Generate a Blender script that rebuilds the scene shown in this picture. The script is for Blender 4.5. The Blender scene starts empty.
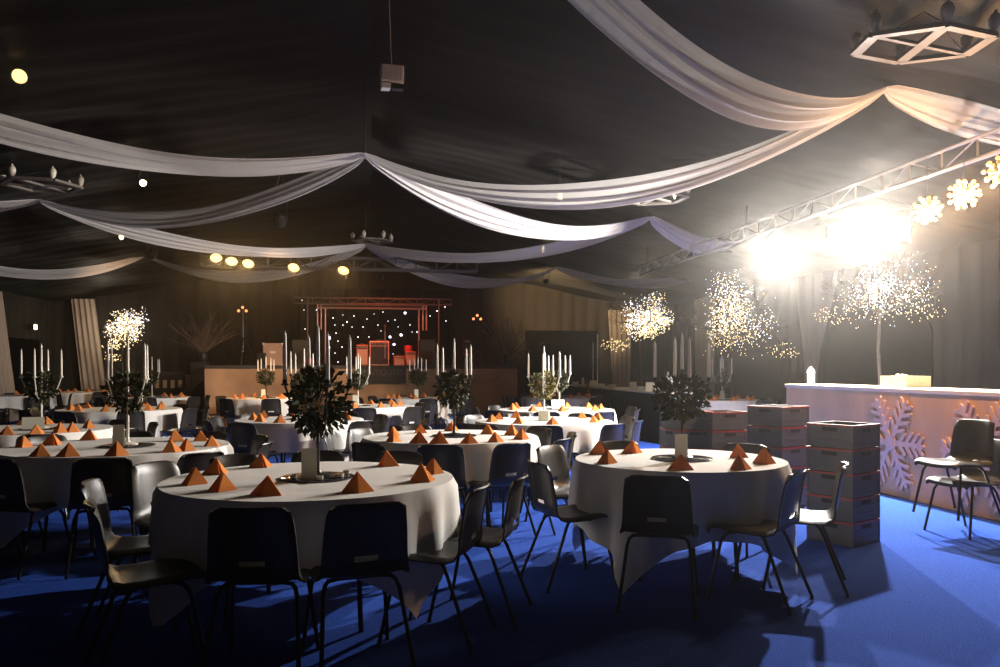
import bpy, bmesh, math, random
from mathutils import Vector, Matrix
random.seed(7)
PI = math.pi
R_ = math.radians
scene = bpy.context.scene
COL = scene.collection
CAM_H = 1.40; HOR = 368.0; F = 800.0; YAW = math.atan(128/800)
S_, C_ = math.sin(YAW), math.cos(YAW)

def W(px, d):                       # room X, Y of the point seen at column px, d metres deep
    lat = (px-500)/F*d
    return (lat*C_ + d*S_, d*C_ - lat*S_)
def ZH(py, d): return CAM_H - (py-HOR)/F*d
def depth_of(py, z): return (CAM_H-z)*F/(py-HOR)
def at_wall_x(px, X):               # where the view through column px meets the plane x = X
    u = (px-500)/F; d = X/(u*C_+S_)
    return d, d*(C_-u*S_)
def at_wall_y(px, Y):
    u = (px-500)/F; d = Y/(C_-u*S_)
    return d, d*(u*C_+S_)

# ------------------------------------------------------------------ mesh builder
class MB:
    def __init__(s): s.v = []; s.f = []
    def add(s, v, f):
        b = len(s.v); s.v += [tuple(p) for p in v]; s.f += [tuple(i+b for i in q) for q in f]; return s
    def box(s, c, d, rot=None):
        x, y, z = d[0]/2, d[1]/2, d[2]/2
        vs = [Vector(p) for p in ((-x,-y,-z),(x,-y,-z),(x,y,-z),(-x,y,-z),(-x,-y,z),(x,-y,z),(x,y,z),(-x,y,z))]
        if rot is not None: vs = [rot @ p for p in vs]
        vs = [p+Vector(c) for p in vs]
        return s.add(vs, [(0,3,2,1),(4,5,6,7),(0,1,5,4),(1,2,6,5),(2,3,7,6),(3,0,4,7)])
    def bar(s, a, b, w, h):
        a, b = Vector(a), Vector(b); d = b-a
        q = d.to_track_quat('X', 'Z').to_matrix()
        return s.box((a+b)/2, (d.length, w, h), q)
    def tube(s, pts, r, n=8, caps=True, closed=False):
        pts = [Vector(p) for p in pts]; m = len(pts)
        rr = r if isinstance(r, (list, tuple)) else [r]*m
        vs = []; prev = None
        for i, p in enumerate(pts):
            if closed: t = pts[(i+1) % m]-pts[i-1]
            else: t = pts[min(i+1, m-1)]-pts[max(i-1, 0)]
            if t.length < 1e-9: t = Vector((0,0,1))
            t.normalize()
            if prev is None:
                u = t.cross(Vector((0,0,1)))
                if u.length < 1e-3: u = t.cross(Vector((1,0,0)))
            else: u = prev - t*prev.dot(t)
            u.normalize(); w = t.cross(u); prev = u
            for k in range(n):
                a = 2*PI*k/n
                vs.append(p+(u*math.cos(a)+w*math.sin(a))*rr[i])
        fs = []
        for i in range(m if closed else m-1):
            j = (i+1) % m
            for k in range(n):
                l = (k+1) % n
                fs.append((i*n+k, i*n+l, j*n+l, j*n+k))
        if caps and not closed:
            fs.append(tuple(range(n-1, -1, -1))); fs.append(tuple((m-1)*n+k for k in range(n)))
        return s.add(vs, fs)
    def lathe(s, prof, n=24, c=(0,0,0), M=None):
        vs = []; m = len(prof)
        for r, z in prof:
            for k in range(n):
                a = 2*PI*k/n
                p = Vector((r*math.cos(a), r*math.sin(a), z))
                if M is not None: p = M @ p
                vs.append(p+Vector(c))
        fs = []
        for i in range(m-1):
            for k in range(n):
                l = (k+1) % n
                fs.append((i*n+k, i*n+l, (i+1)*n+l, (i+1)*n+k))
        fs.append(tuple(range(n-1, -1, -1))); fs.append(tuple((m-1)*n+k for k in range(n)))
        return s.add(vs, fs)
    def octa(s, c, r):
        x, y, z = c
        return s.add([(x+r,y,z),(x-r,y,z),(x,y+r,z),(x,y-r,z),(x,y,z+r),(x,y,z-r)],
                     [(0,2,4),(2,1,4),(1,3,4),(3,0,4),(2,0,5),(1,2,5),(3,1,5),(0,3,5)])
    def ball(s, c, r, n=10, m=6, sq=(1,1,1)):
        prof = [(max(1e-4, r*math.sin(PI*i/m)), -r*math.cos(PI*i/m)) for i in range(m+1)]
        return s.lathe(prof, n, c, Matrix.Diagonal(sq))
    def prism(s, poly, z0, z1, M=None):
        n = len(poly)
        vs = [Vector((x, y, z0)) for x, y in poly]+[Vector((x, y, z1)) for x, y in poly]
        if M is not None: vs = [M @ p for p in vs]
        return s.add(vs, [tuple(range(n-1, -1, -1)), tuple(range(n, 2*n))]+[(i, (i+1) % n, n+(i+1) % n, n+i) for i in range(n)])
    def grid(s, fn, nu, nv):
        vs = [fn(i/nu, j/nv) for i in range(nu+1) for j in range(nv+1)]
        fs = [(i*(nv+1)+j, (i+1)*(nv+1)+j, (i+1)*(nv+1)+j+1, i*(nv+1)+j+1) for i in range(nu) for j in range(nv)]
        return s.add(vs, fs)
    def build(s, name, mat, parent=None, loc=None, rz=0, bevel=0, smooth=True, solid=0):
        me = bpy.data.meshes.new(name); me.from_pydata(s.v, [], s.f)
        bm = bmesh.new(); bm.from_mesh(me)
        if solid: bmesh.ops.solidify(bm, geom=bm.faces[:], thickness=solid)
        if bevel: bmesh.ops.bevel(bm, geom=bm.edges[:], offset=bevel, segments=2, affect='EDGES', profile=.5)
        if not solid and not bevel: pass
        bmesh.ops.recalc_face_normals(bm, faces=bm.faces[:])
        bm.to_mesh(me); bm.free()
        if smooth and not bevel:
            for p in me.polygons: p.use_smooth = True
            me.set_sharp_from_angle(angle=R_(38))
        me.materials.append(mat)
        o = bpy.data.objects.new(name, me); COL.objects.link(o)
        if parent is not None: o.parent = parent
        if loc is not None: o.location = loc
        o.rotation_euler.z = rz
        return o

def tag(o, label=None, cat=None, group=None, kind=None):
    if label: o['label'] = label
    if cat: o['category'] = cat
    if group: o['group'] = group
    if kind: o['kind'] = kind
    return o
def thing(name, label, cat, loc=(0,0,0), rz=0, group=None):
    o = bpy.data.objects.new(name, None); COL.objects.link(o); o.empty_display_size = .1
    o.location = loc; o.rotation_euler.z = rz
    return tag(o, label, cat, group)
KIDS = {}
def kids(o): return [c for c in bpy.data.objects if c.parent == o]
def dup(root, loc, rz, label, group=None):
    def rec(o, parent):
        c = o.copy(); COL.objects.link(c)
        if parent is not None: c.parent = parent
        if o.name not in KIDS: KIDS[o.name] = kids(o)
        for ch in KIDS[o.name]: rec(ch, c)
        return c
    r = rec(root, None); r.location = loc; r.rotation_euler.z = rz; r['label'] = label
    if group: r['group'] = group
    return r

# ------------------------------------------------------------------ materials
def mat(name, col, rough=.6, metal=0, spec=.5, emit=None, strength=0, noise=0, nscale=30, bump=0, bscale=60, sheen=0, nosample=False, col2=None, stretch=None):
    m = bpy.data.materials.new(name); m.use_nodes = True
    nt = m.node_tree; b = nt.nodes['Principled BSDF']
    b.inputs['Base Color'].default_value = (*col, 1); b.inputs['Roughness'].default_value = rough
    b.inputs['Metallic'].default_value = metal; b.inputs['Specular IOR Level'].default_value = spec
    if sheen:
        b.inputs['Sheen Weight'].default_value = sheen; b.inputs['Sheen Roughness'].default_value = .4
    if emit:
        b.inputs['Emission Color'].default_value = (*emit, 1); b.inputs['Emission Strength'].default_value = strength
    if noise or bump:
        tc = nt.nodes.new('ShaderNodeTexCoord'); mp = nt.nodes.new('ShaderNodeMapping')
        nt.links.new(tc.outputs['Object'], mp.inputs['Vector'])
        if stretch: mp.inputs['Scale'].default_value = stretch
    if noise:
        n = nt.nodes.new('ShaderNodeTexNoise'); n.inputs['Scale'].default_value = nscale; n.inputs['Detail'].default_value = 5
        nt.links.new(mp.outputs['Vector'], n.inputs['Vector'])
        r = nt.nodes.new('ShaderNodeValToRGB')
        c2 = col2 or tuple(c*(1-noise) for c in col)
        r.color_ramp.elements[0].position = .3; r.color_ramp.elements[1].position = .7
        r.color_ramp.elements[0].color = (*c2, 1); r.color_ramp.elements[1].color = (*col, 1)
        nt.links.new(n.outputs['Fac'], r.inputs['Fac']); nt.links.new(r.outputs['Color'], b.inputs['Base Color'])
    if bump:
        n = nt.nodes.new('ShaderNodeTexNoise'); n.inputs['Scale'].default_value = bscale; n.inputs['Detail'].default_value = 3
        nt.links.new(mp.outputs['Vector'], n.inputs['Vector'])
        bp = nt.nodes.new('ShaderNodeBump'); bp.inputs['Strength'].default_value = bump; bp.inputs['Distance'].default_value = .02
        nt.links.new(n.outputs['Fac'], bp.inputs['Height']); nt.links.new(bp.outputs['Normal'], b.inputs['Normal'])
    if nosample: m.cycles.emission_sampling = 'NONE'
    return m
def cloth_mat(name, col, trans=.35, rough=.9, clear=0, bump=.2):
    m = bpy.data.materials.new(name); m.use_nodes = True; nt = m.node_tree
    for n in list(nt.nodes): nt.nodes.remove(n)
    out = nt.nodes.new('ShaderNodeOutputMaterial'); d = nt.nodes.new('ShaderNodeBsdfDiffuse'); t = nt.nodes.new('ShaderNodeBsdfTranslucent')
    mx = nt.nodes.new('ShaderNodeMixShader'); mx.inputs[0].default_value = trans
    tc = nt.nodes.new('ShaderNodeTexCoord'); n = nt.nodes.new('ShaderNodeTexNoise'); n.inputs['Scale'].default_value = 9; n.inputs['Detail'].default_value = 6
    nt.links.new(tc.outputs['Object'], n.inputs['Vector'])
    bp = nt.nodes.new('ShaderNodeBump'); bp.inputs['Strength'].default_value = bump; bp.inputs['Distance'].default_value = .03
    nt.links.new(n.outputs['Fac'], bp.inputs['Height'])
    for q in (d, t):
        q.inputs['Color'].default_value = (*col, 1); nt.links.new(bp.outputs['Normal'], q.inputs['Normal'])
    nt.links.new(d.outputs[0], mx.inputs[1]); nt.links.new(t.outputs[0], mx.inputs[2])
    last = mx
    if clear:
        tr = nt.nodes.new('ShaderNodeBsdfTransparent'); m2 = nt.nodes.new('ShaderNodeMixShader'); m2.inputs[0].default_value = clear
        nt.links.new(mx.outputs[0], m2.inputs[1]); nt.links.new(tr.outputs[0], m2.inputs[2]); last = m2
    nt.links.new(last.outputs[0], out.inputs[0])
    return m

M = dict(
    carpet=mat('blue carpet', (.036,.105,.53), .95, spec=.05, noise=.35, nscale=90, bump=.5, bscale=220),
    lining=mat('dark roof lining', (.0052,.0038,.0030), .55, spec=.10, sheen=.02, noise=.3, nscale=3, bump=.25, bscale=5, stretch=(.4,2.2,1)),
    wall=mat('dark wall lining', (.030,.025,.021), .8, spec=.2, noise=.25, nscale=2, bump=.1, bscale=8),
    black_void=mat('night window', (.005,.005,.005), .9, spec=.03),
    chair=mat('black polypropylene', (.022,.019,.018), .40, spec=.45, bump=.05, bscale=300),
    steel=mat('black tube steel', (.02,.02,.022), .3, metal=.6),
    cloth=cloth_mat('white tablecloth', (.80,.77,.73), .01, bump=.12),
    sheer=cloth_mat('white sheer swag', (.58,.55,.54), .32, clear=.06, bump=.25),
    drape=cloth_mat('pale wall drape', (.58,.47,.38), .25, bump=.2),
    drapegrey=cloth_mat('grey sheer drape', (.42,.37,.33), .3, clear=.15, bump=.2),
    napkin=cloth_mat('orange napkin', (.80,.30,.09), .28, bump=.03),
    wood=mat('folding table ply', (.35,.22,.12), .6, noise=.3, nscale=12),
    mirror=mat('dark mirror plate', (.03,.03,.035), .06, metal=.0, spec=.9),
    candle=mat('ivory candle wax', (.85,.78,.66), .5),
    ironwhite=mat('cream painted iron', (.72,.68,.60), .4),
    irondark=mat('dark iron', (.03,.028,.025), .4, metal=.5),
    leaf=mat('dark green foliage', (.060,.066,.026), .7, spec=.2, noise=.6, nscale=20),
    leaf2=mat('yellow green foliage', (.22,.20,.05), .5, noise=.6, nscale=20),
    flower=mat('cream and amber flowers', (.62,.42,.16), .6, noise=.4, nscale=40),
    card=mat('cream card', (.70,.68,.56), .7),
    glass=mat('frosted glass block', (.62,.62,.50), .25, noise=.2, nscale=30),
    crate=mat('blue grey plastic crate', (.095,.098,.10), .55, noise=.2, nscale=8),
    cratered=mat('red crate rim', (.30,.022,.02), .4),
    slot=mat('shadowed slot', (.01,.01,.01), .8),
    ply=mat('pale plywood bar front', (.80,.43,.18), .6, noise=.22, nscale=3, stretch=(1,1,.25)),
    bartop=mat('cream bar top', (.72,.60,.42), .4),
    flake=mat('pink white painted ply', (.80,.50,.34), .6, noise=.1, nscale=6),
    aludark=mat('dull truss tube', (.12,.105,.095), .5, metal=.4),
    alu=mat('aluminium truss', (.62,.56,.52), .35, metal=.7),
    black=mat('black metal', (.015,.015,.016), .5),
    blackcloth=mat('black stage cloth', (.010,.009,.011), .85, spec=.1),
    stagefront=mat('tan stage skirt', (.44,.26,.15), .75, noise=.45, nscale=1.6, bump=.5, bscale=2.5),
    deck=mat('dark stage deck', (.03,.026,.024), .6),
    banner=mat('dark banner', (.022,.016,.016), .7),
    lettering=mat('dull banner letters', (.10,.075,.065), .6),
    twig=mat('dried twig', (.20,.12,.08), .8),
    bark=mat('pale bark', (.10,.075,.055), .8, noise=.4, nscale=20),
    amp=mat('tan amplifier', (.62,.17,.07), .7, noise=.2, nscale=30),
    grey=mat('pinkish grey panel', (.60,.38,.30), .7),
    redpaint=mat('red drum', (.6,.04,.04), .4),
    yellow=mat('yellow tub', (.70,.58,.22), .5),
    beige=mat('beige plastic', (.58,.50,.43), .5),
    ringbeam=mat('dull ring beam', (.13,.11,.095), .6),
    white=mat('white paint', (.75,.73,.70), .5),
    bow=cloth_mat('dull red ribbon', (.55,.14,.08), .2),
    ribbon=cloth_mat('cream ribbon', (.72,.60,.48), .3),
    floodlens=mat('lit floodlight lens', (1,1,1), .3, emit=(1,.98,.90), strength=40, nosample=True),
    parlens=mat('lit amber lens', (1,.8,.5), .3, emit=(1,.60,.20), strength=2.6, nosample=True),
    bulboff=mat('frosted bulb', (.62,.56,.46), .3),
    bulbon=mat('lit small bulb', (1,.8,.5), .3, emit=(1,.72,.36), strength=12, nosample=True),
    redlens=mat('lit red lens', (1,.1,.05), .3, emit=(1,.30,.10), strength=2.5, nosample=True),
    exitlens=mat('lit exit panel', (.8,1,.5), .3, emit=(.75,1,.35), strength=4, nosample=True),
    warmled=mat('warm fairy light', (1,.8,.5), .3, emit=(1,.76,.38), strength=2.3, nosample=True),
    coolled=mat('cool fairy light', (.9,.9,1), .3, emit=(.86,.85,1), strength=2.6, nosample=True),
    amberled=mat('amber star light', (1,.7,.3), .3, emit=(1,.50,.13), strength=1.6, nosample=True),
    starled=mat('star cloth light', (.9,.9,1), .3, emit=(.86,.86,1), strength=4, nosample=True),
)
def light(name, kind, loc, energy, color, radius=.05, **kw):
    l = bpy.data.lights.new(name, kind); l.energy = energy; l.color = color
    if hasattr(l, 'shadow_soft_size'): l.shadow_soft_size = radius
    o = bpy.data.objects.new(name, l); COL.objects.link(o); o.location = loc
    if kind == 'SPOT':
        l.spot_size = R_(kw.get('angle', 60)); l.spot_blend = kw.get('blend', .5)
    if 'aim' in kw:
        o.rotation_euler = (Vector(kw['aim'])-Vector(loc)).to_track_quat('-Z', 'Y').to_euler()
    return o

# ------------------------------------------------------------------ the marquee
XW = 9.5; YB = 26.0; YF = -3.0; EAVE = 3.4; RIDGE = 5.2
def roof_z(x): return RIDGE-(RIDGE-EAVE)*abs(x)/XW
f = MB().grid(lambda u, v: (-XW+2*XW*u, YF+(YB-YF)*v, 0), 2, 2).build('floor', M['carpet'])
tag(f, kind='structure')
def roof_pt(u, v):
    x = -XW+2*XW*u; y = YF+(YB-YF)*v
    ph = (y % 3.6)/3.6
    a = min(1, abs(x)/.6)*min(1, (XW-abs(x))/.8+.1)
    fold = .10*math.sin(PI*ph) + .016*abs(math.sin(PI*y/.45+.5*math.sin(x*.9))) + .02*math.sin(x*1.3+y*2.1) + .012*math.sin(x*2.7-y*3.3)
    return (x, y, roof_z(x)-fold*a)
tag(MB().grid(roof_pt, 96, 260).build('ceiling', M['lining']), kind='structure')
def pleat(t, h): return .05*abs(math.sin(t*PI/.42+.25*math.sin(h*1.1)))+.025*math.sin(t*3.1+h*.6)
for nm, sx in (('wall_left', -1), ('wall_right', 1)):
    tag(MB().grid(lambda u, v: (sx*(XW-pleat(YF+(YB-YF)*u, v*3)), YF+(YB-YF)*u, v*EAVE), 420, 6).build(nm, M['wall']), kind='structure')
def gable(y, sg, nm):
    def fn(u, v):
        x = -XW+2*XW*u
        return (x, y-sg*pleat(x, v*3), v*roof_z(x))
    tag(MB().grid(fn, 300, 8).build(nm, M['wall']), kind='structure')
gable(YB, 1, 'wall_back'); gable(YF, -1, 'wall_front')
# night-dark arched windows in the right wall, dark doorways
def arch_panel(name, y0, y1, ztop, zbot, x):
    w = y1-y0; n = 14; poly = [(y0, zbot), (y1, zbot)]
    rise = .55
    for i in range(n+1):
        a = PI*i/n
        poly.append(((y0+y1)/2+w/2*math.cos(a), ztop-rise+rise*math.sin(a)))
    Mx = Matrix(((0,0,1,0),(1,0,0,0),(0,1,0,0),(0,0,0,1)))
    o = MB().prism(poly, x-.02, x, Mx).build(name, M['black_void'], smooth=False)
    return tag(o, kind='structure')
arch_panel('window_1', 12.2, 15.4, 2.55, .7, XW-.13)
arch_panel('window_2', 17.3, 20.3, 2.45, .7, XW-.13)
d_, xa = at_wall_y(526, YB-.15); _, xb = at_wall_y(597, YB-.15)
tag(MB().box(((xa+xb)/2, YB-.14, 1.32), (xb-xa, .03, 2.64)).build('door_1', M['black_void']), kind='structure')
tag(MB().box((-XW+.14, 23.6, 1.1), (.03, 1.9, 2.2)).build('door_2', M['black_void']), kind='structure')

# ------------------------------------------------------------------ roof swags
def swag(A, B, sag, width, label, seed):
    A, B = Vector(A), Vector(B); rnd = random.Random(seed)
    d = (B-A); nrm = Vector((-d.y, d.x, 0)).normalized()
    if nrm.y > 0: nrm = -nrm
    ph = [rnd.uniform(0, 6) for _ in range(4)]
    def fn(u, v):
        e = math.sin(PI*u)**.45 if 0 < u < 1 else 0
        w = .07+(width-.07)*e
        c = A.lerp(B, u); c.z -= sag*4*u*(1-u)
        q = v-.5
        c = c+nrm*(q*w*.72)
        c.z += q*w*.62 - .10*w*math.cos(q*PI) + e*(.022*math.sin(v*19+ph[0]+2*u)+.012*math.sin(v*41+ph[1]-3*u)+.02*math.sin(u*9+ph[2]+v*3))
        c += nrm*e*.02*math.sin(v*23+ph[3])
        return c
    return tag(MB().grid(fn, 44, 22).build('ceiling_swag', M['sheer']), label, 'swag', 'white fabric swags under the roof')
ZS = 4.15
R0, R1, R2 = (0, 3.6, 4.2), (-.09, 10.55, 4.17), (-.14, 17.8, 4.09)
E = {('r',0): (5.0,7.2,4.15), ('r',1): (5.0,13.95,4.13), ('r',2): (5.0,21.5,4.15), ('l',0): (-5.1,7.2,4.15), ('l',1): (-5.3,13.95,4.1), ('l',2): (-5.45,20.6,4.14)}
swag(R0, E['r',0], .80, 0.33, 'broad white swag dropping from the top edge at right', 1)
swag(E['r',0], R1, .80, 0.33, 'white swag sweeping from right junction to ridge centre, upper band', 2)
swag(R1, E['r',1], .58, 0.36, 'bright white swag right of the ridge point, lower band', 3)
swag(E['l',0], R1, .55, 0.30, 'white swag running from the left edge to the ridge', 4)
swag(R1, E['l',1], .52, 0.33, 'white swag from ridge down to the left junction point', 5)
swag(E['l',1], R2, .43, 0.32, 'white swag from left junction passing above the amber lamps', 6)
swag(R2, E['r',1], .48, 0.30, 'dim white swag meeting the bright one at right middle junction', 7)
swag(R2, E['r',2], .62, 0.32, 'lowest white swag right of the stage lights', 8)
swag(E['l',2], R2, .60, 0.32, 'lowest white swag behind the amber lamps', 9)
swag(E['r',0], (9.2, 7.6, 3.95), .22, 0.45, 'white swag falling to the right edge above truss', 10)
swag(E['r',1], (7.0, 14.4, 3.84), .26, 0.37, 'bright white swag ending behind the left floodlight', 11)
swag(E['r',1], (7.3, 15.3, 3.80), .08, 0.22, 'thin dim swag above the one ending at the floodlight', 12)
swag(E['r',2], (8.0, 19.0, 3.66), .26, 0.32, 'dim white swag above the first light tree', 13)
swag((-9.3, 17.6, 3.9), E['l',2], .55, 0.32, 'lowest white swag at the left edge', 14)
swag((-9.3, 11.2, 3.8), E['l',1], .35, 0.29, 'short white swag at left edge joining the left junction', 15)
# thin wires that hold the ridge points up
for nm, p in (('nearer', R1), ('farther', R2)):
    o = MB().tube([p, (p[0], p[1], RIDGE-.02)], .008, 6).build('hanging_wire', M['black'])
    tag(o, 'thin dark wire holding the swags at the %s ridge point' % nm, 'wire')

for nm, p in (('upper right', E['r',0]), ('middle right', E['r',1]), ('far right', E['r',2]), ('middle left', E['l',1]), ('far left', E['l',2])):
    zt_ = roof_z(p[0])-.01
    if zt_ > p[2]+.02:
        o = MB().tube([p, (p[0], p[1], zt_)], .008, 6).build('hanging_wire', M['black'])
        tag(o, 'short dark wire holding the swags at the %s junction point' % nm, 'wire')
# ------------------------------------------------------------------ wall drapes
def drape(name, x0, x1, xb0, xb1, zt, label, m, tie=None):
    # x0.. top corners, xb.. bottom corners as (X, Y) pairs
    x0, x1, xb0, xb1 = map(Vector, (x0, x1, xb0, xb1))
    n = (x1-x0); n = Vector((-n.y, n.x)).normalized()
    def fn(u, v):
        a = x0.lerp(x1, u); b = xb0.lerp(xb1, u)
        if tie is not None:
            k = math.sin(min(1, v/tie)*PI/2)**1.5 if v < tie else 1-.25*(v-tie)/(1-tie)
            p = a.lerp(b, k)
        else: p = a.lerp(b, v)
        off = .035*math.sin(u*PI*9)+.015*math.sin(u*31+v*3)
        p = p+n*off
        return (p.x, p.y, zt*(1-v)+.02)
    return tag(MB().grid(fn, 50, 16).build(name, m), label, 'drape')
def back_x(px): return at_wall_y(px, YB-.35)[1]
yb = YB-.35
drape('wall_drape', (back_x(71), yb), (back_x(95), yb), (back_x(84), yb), (back_x(109), yb), 3.45, 'tan drape leaning on the dark wall left of the light tree', M['drape'])
yl = lambda px: at_wall_x(px, -XW+.3)[1]
drape('wall_drape', (-XW+.3, yl(-16)), (-XW+.3, yl(2)), (-XW+.3, yl(1)), (-XW+.3, yl(20)), 3.3, 'tan drape at the far left edge beside the exit sign', M['drape'])
xr = XW-.3
yr = lambda px: at_wall_x(px, xr)[1]
drape('wall_drape', (xr, yr(838)), (xr, yr(795)), (xr, yr(818)), (xr, yr(806)), 3.35, 'grey sheer drape gathered above the bar lantern', M['drapegrey'], .72)
drape('wall_drape', (xr, yr(716)), (xr, yr(694)), (xr, yr(714)), (xr, yr(697)), 3.35, 'grey sheer drape hanging left of the tallest light tree', M['drapegrey'])
drape('wall_drape', (back_x(632), yb), (back_x(608), yb), (back_x(629), yb), (back_x(614), yb), 3.3, 'grey sheer drape hanging behind the first light tree', M['drapegrey'])

# ------------------------------------------------------------------ chair
def chair_shell():
    prof = [(.225,.405),(.222,.428),(.205,.443),(.15,.447),(.05,.438),(-.05,.430),(-.13,.430),(-.175,.445),(-.203,.480),(-.217,.520),(-.223,.548),(-.240,.65),(-.252,.72),(-.262,.765),(-.272,.782),(-.283,.786)]
    m = len(prof)
    wid = [.19,.205,.212,.215,.218,.220,.220,.215,.205,.200,.198,.192,.185,.180,.172,.160]
    nu = 14
    vs = []; fs = []
    for i, (y, z) in enumerate(prof):
        back = max(0, min(1, (z-.45)/.1))
        for k in range(nu+1):
            t = -1+2*k/nu
            x = wid[i]*t
            c = t*t
            e = max(0, abs(t)-.8)/.2
            yy = y+back*(.045*c-.02*e*e)
            zz = z+(1-back)*(.018*c-.022*e*e)
            if i >= m-3: zz -= .02*c**4
            vs.append((x, yy, zz))
    for i in range(m-1):
        for k in range(nu):
            if 9 <= i < 10 and 5 <= k <= 8: continue          # hand slot at the foot of the back
            a = i*(nu+1)+k
            fs.append((a, a+1, a+nu+2, a+nu+1))
    mb = MB().add(vs, fs)
    return mb
def make_chair():
    t = thing('stacking_chair', 'x', 'chair')
    chair_shell().build('seat_shell', M['chair'], t, solid=.009)
    for sx in (-1, 1):
        MB().tube([(sx*.10,.08,.413),(sx*.150,.115,.413),(sx*.168,.135,.398),(sx*.18,.155,.36),(sx*.215,.225,.012),(sx*.215,.225,.0)], [.0105]*5+[.013], 8).build('leg', M['steel'], t)
        MB().tube([(sx*.10,-.06,.413),(sx*.150,-.085,.413),(sx*.168,-.105,.398),(sx*.18,-.125,.36),(sx*.215,-.262,.012),(sx*.215,-.262,.0)], [.0105]*5+[.013], 8).build('leg', M['steel'], t)
    b = MB()
    for sx in (-1, 1): b.tube([(sx*.10,.08,.413),(sx*.10,-.06,.413)], .0105, 8)
    b.tube([(-.10,.08,.413),(.10,.08,.413)], .0105, 8); b.tube([(-.10,-.06,.413),(.10,-.06,.413)], .0105, 8)
    b.build('under_frame', M['steel'], t)
    return t
CHAIR = make_chair(); CH_USED = [False]
def put_chair(x, y, face, label, group=None, z=0):
    rz = face-PI/2
    if not CH_USED[0]:
        CH_USED[0] = True; c = CHAIR; c.location = (x, y, z); c.rotation_euler.z = rz; c['label'] = label
        if group: c['group'] = group
        return c
    return dup(CHAIR, (x, y, z), rz, label, group)

# ------------------------------------------------------------------ tables
NUM = ['twelve','one','two','three','four','five','six','seven','eight','nine','ten','eleven','twelve']
def clock(cx, cy, x, y):                       # hour as seen in the photo: six is nearest the lens
    to = math.atan2(-cy, -cx)
    a = math.atan2(y-cy, x-cx)
    h = (6+(to-a)/(2*PI)*12) % 12
    h = round(h*2)/2 % 12
    return (NUM[int(h)]+" o'clock") if h == int(h) else 'half past '+NUM[int(h)]
def cloth_mesh(R, half, rot, seed):
    rnd = random.Random(seed); ph = [rnd.uniform(0, 6.28) for _ in range(5)]
    na = 144; vs = []; fs = []
    rings = [.0,.35,.7,.95,.985]
    top = .765
    nr = len(rings); hang = 9
    for k in range(na):
        th = 2*PI*k/na
        q = abs(((th-rot+PI/4) % (PI/2))-PI/4)
        L = half-R+.34*(1/math.cos(q)-1)/.4142       # a square cloth falls farther at its corners
        for r in rings: vs.append((R*r*math.cos(th), R*r*math.sin(th), top+.0006*math.sin(9*th+ph[0])))
        for j in range(1, hang+1):
            s = j/hang
            z = top-.012-L*s*.985 if j > 1 else top-.012-L*s
            amp = .008+.045*s*min(1, L/.5)
            r = R+.008+.012*s+amp*(math.sin(13*th+ph[1])*.55+math.sin(21*th+ph[2])*.35+math.sin(8*th+ph[3])*.3)
            corner = max(0, (q-.52)/.265)
            r += .06*corner*s
            vs.append((r*math.cos(th), r*math.sin(th), max(.012, z)))
    n = nr+hang
    for k in range(na):
        l = (k+1) % na
        for j in range(n-1): 
            if j == 0: fs.append((k*n, k*n+1, l*n+1))
            else: fs.append((k*n+j, k*n+j+1, l*n+j+1, l*n+j))
    m = MB().add(vs, fs)
    return m
def make_table(R, loc, label):
    t = thing('round_table', label, 'table', loc, 0, 'round banquet tables')
    MB().lathe([(R-.046,.722),(R-.040,.728),(R-.040,.748),(R-.046,.754)], 48).build('tabletop', M['wood'], t)
    for a in range(4):
        th = a*PI/2+.6; r = R*.62
        x, y = r*math.cos(th), r*math.sin(th)
        MB().tube([(x*.9, y*.9, .722),(x, y, .0)], .014, 8).build('leg', M['steel'], t)
    return t
def pyramid(seed):                               # napkin folded to a standing pyramid
    b = MB(); w, h, dp = .078, .095, .10
    A = (0, -.012, h); L = (-w, -.03, 0); Rr = (w, -.03, 0); Fp = (0, -.075, 0); Bk = (-.012, .06, 0); Bk2 = (.012, .06, 0)
    b.add([A, L, Fp, Rr, Bk, Bk2, (0, .0, h*.97)], [(0,1,2),(0,2,3),(1,0,6,4),(3,5,6,0)])
    return b
NAPS = []
def put_napkin(x, y, rz, label, group, z=.767, s=1.0, h=1.0):
    if not NAPS:
        o = pyramid(0).build('folded_napkin', M['napkin'], solid=.003, smooth=False); NAPS.append(o)
        tag(o, label, 'napkin', group)
    else:
        o = NAPS[0].copy(); COL.objects.link(o); o['label'] = label; o['group'] = group
    o.location = (x, y, z); o.rotation_euler.z = rz; o.scale = (s, s, s*h)
    return o
# foliage ball used by the candelabra
def leaf_ball(r, n, seed, size, sq=.8, droop=.0):
    rnd = random.Random(seed); b = MB()
    for i in range(n):
        z = rnd.uniform(-1, 1); a = rnd.uniform(0, 2*PI); q = math.sqrt(1-z*z)
        rr = r*(rnd.uniform(.25, 1)**.5)*(1+.22*math.sin(3*a+seed)*q)
        c = Vector((q*math.cos(a)*rr, q*math.sin(a)*rr, z*rr*sq))
        out = c.normalized()+Vector((rnd.uniform(-.6,.6), rnd.uniform(-.6,.6), rnd.uniform(-.7,.4)-droop))
        out.normalize(); side = out.cross(Vector((rnd.uniform(-1,1), rnd.uniform(-1,1), rnd.uniform(-1,1)))).normalized()
        up = out.cross(side); L = size*rnd.uniform(.6, 1.3); w = L*.30
        b.add([c, c+out*L*.45+side*w+up*w*.25, c+out*L, c+out*L*.45-side*w+up*w*.25], [(0,1,2,3)])
    for i in range(12):
        a = rnd.uniform(0, 2*PI); z = rnd.uniform(-.6, .9)
        e = Vector((math.cos(a)*r*.9, math.sin(a)*r*.9, z*r*sq))
        b.tube([(0,0,-r*.3), e*.5+Vector((0,0,.02)), e], [.004,.003,.002], 5)
    return b
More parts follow.
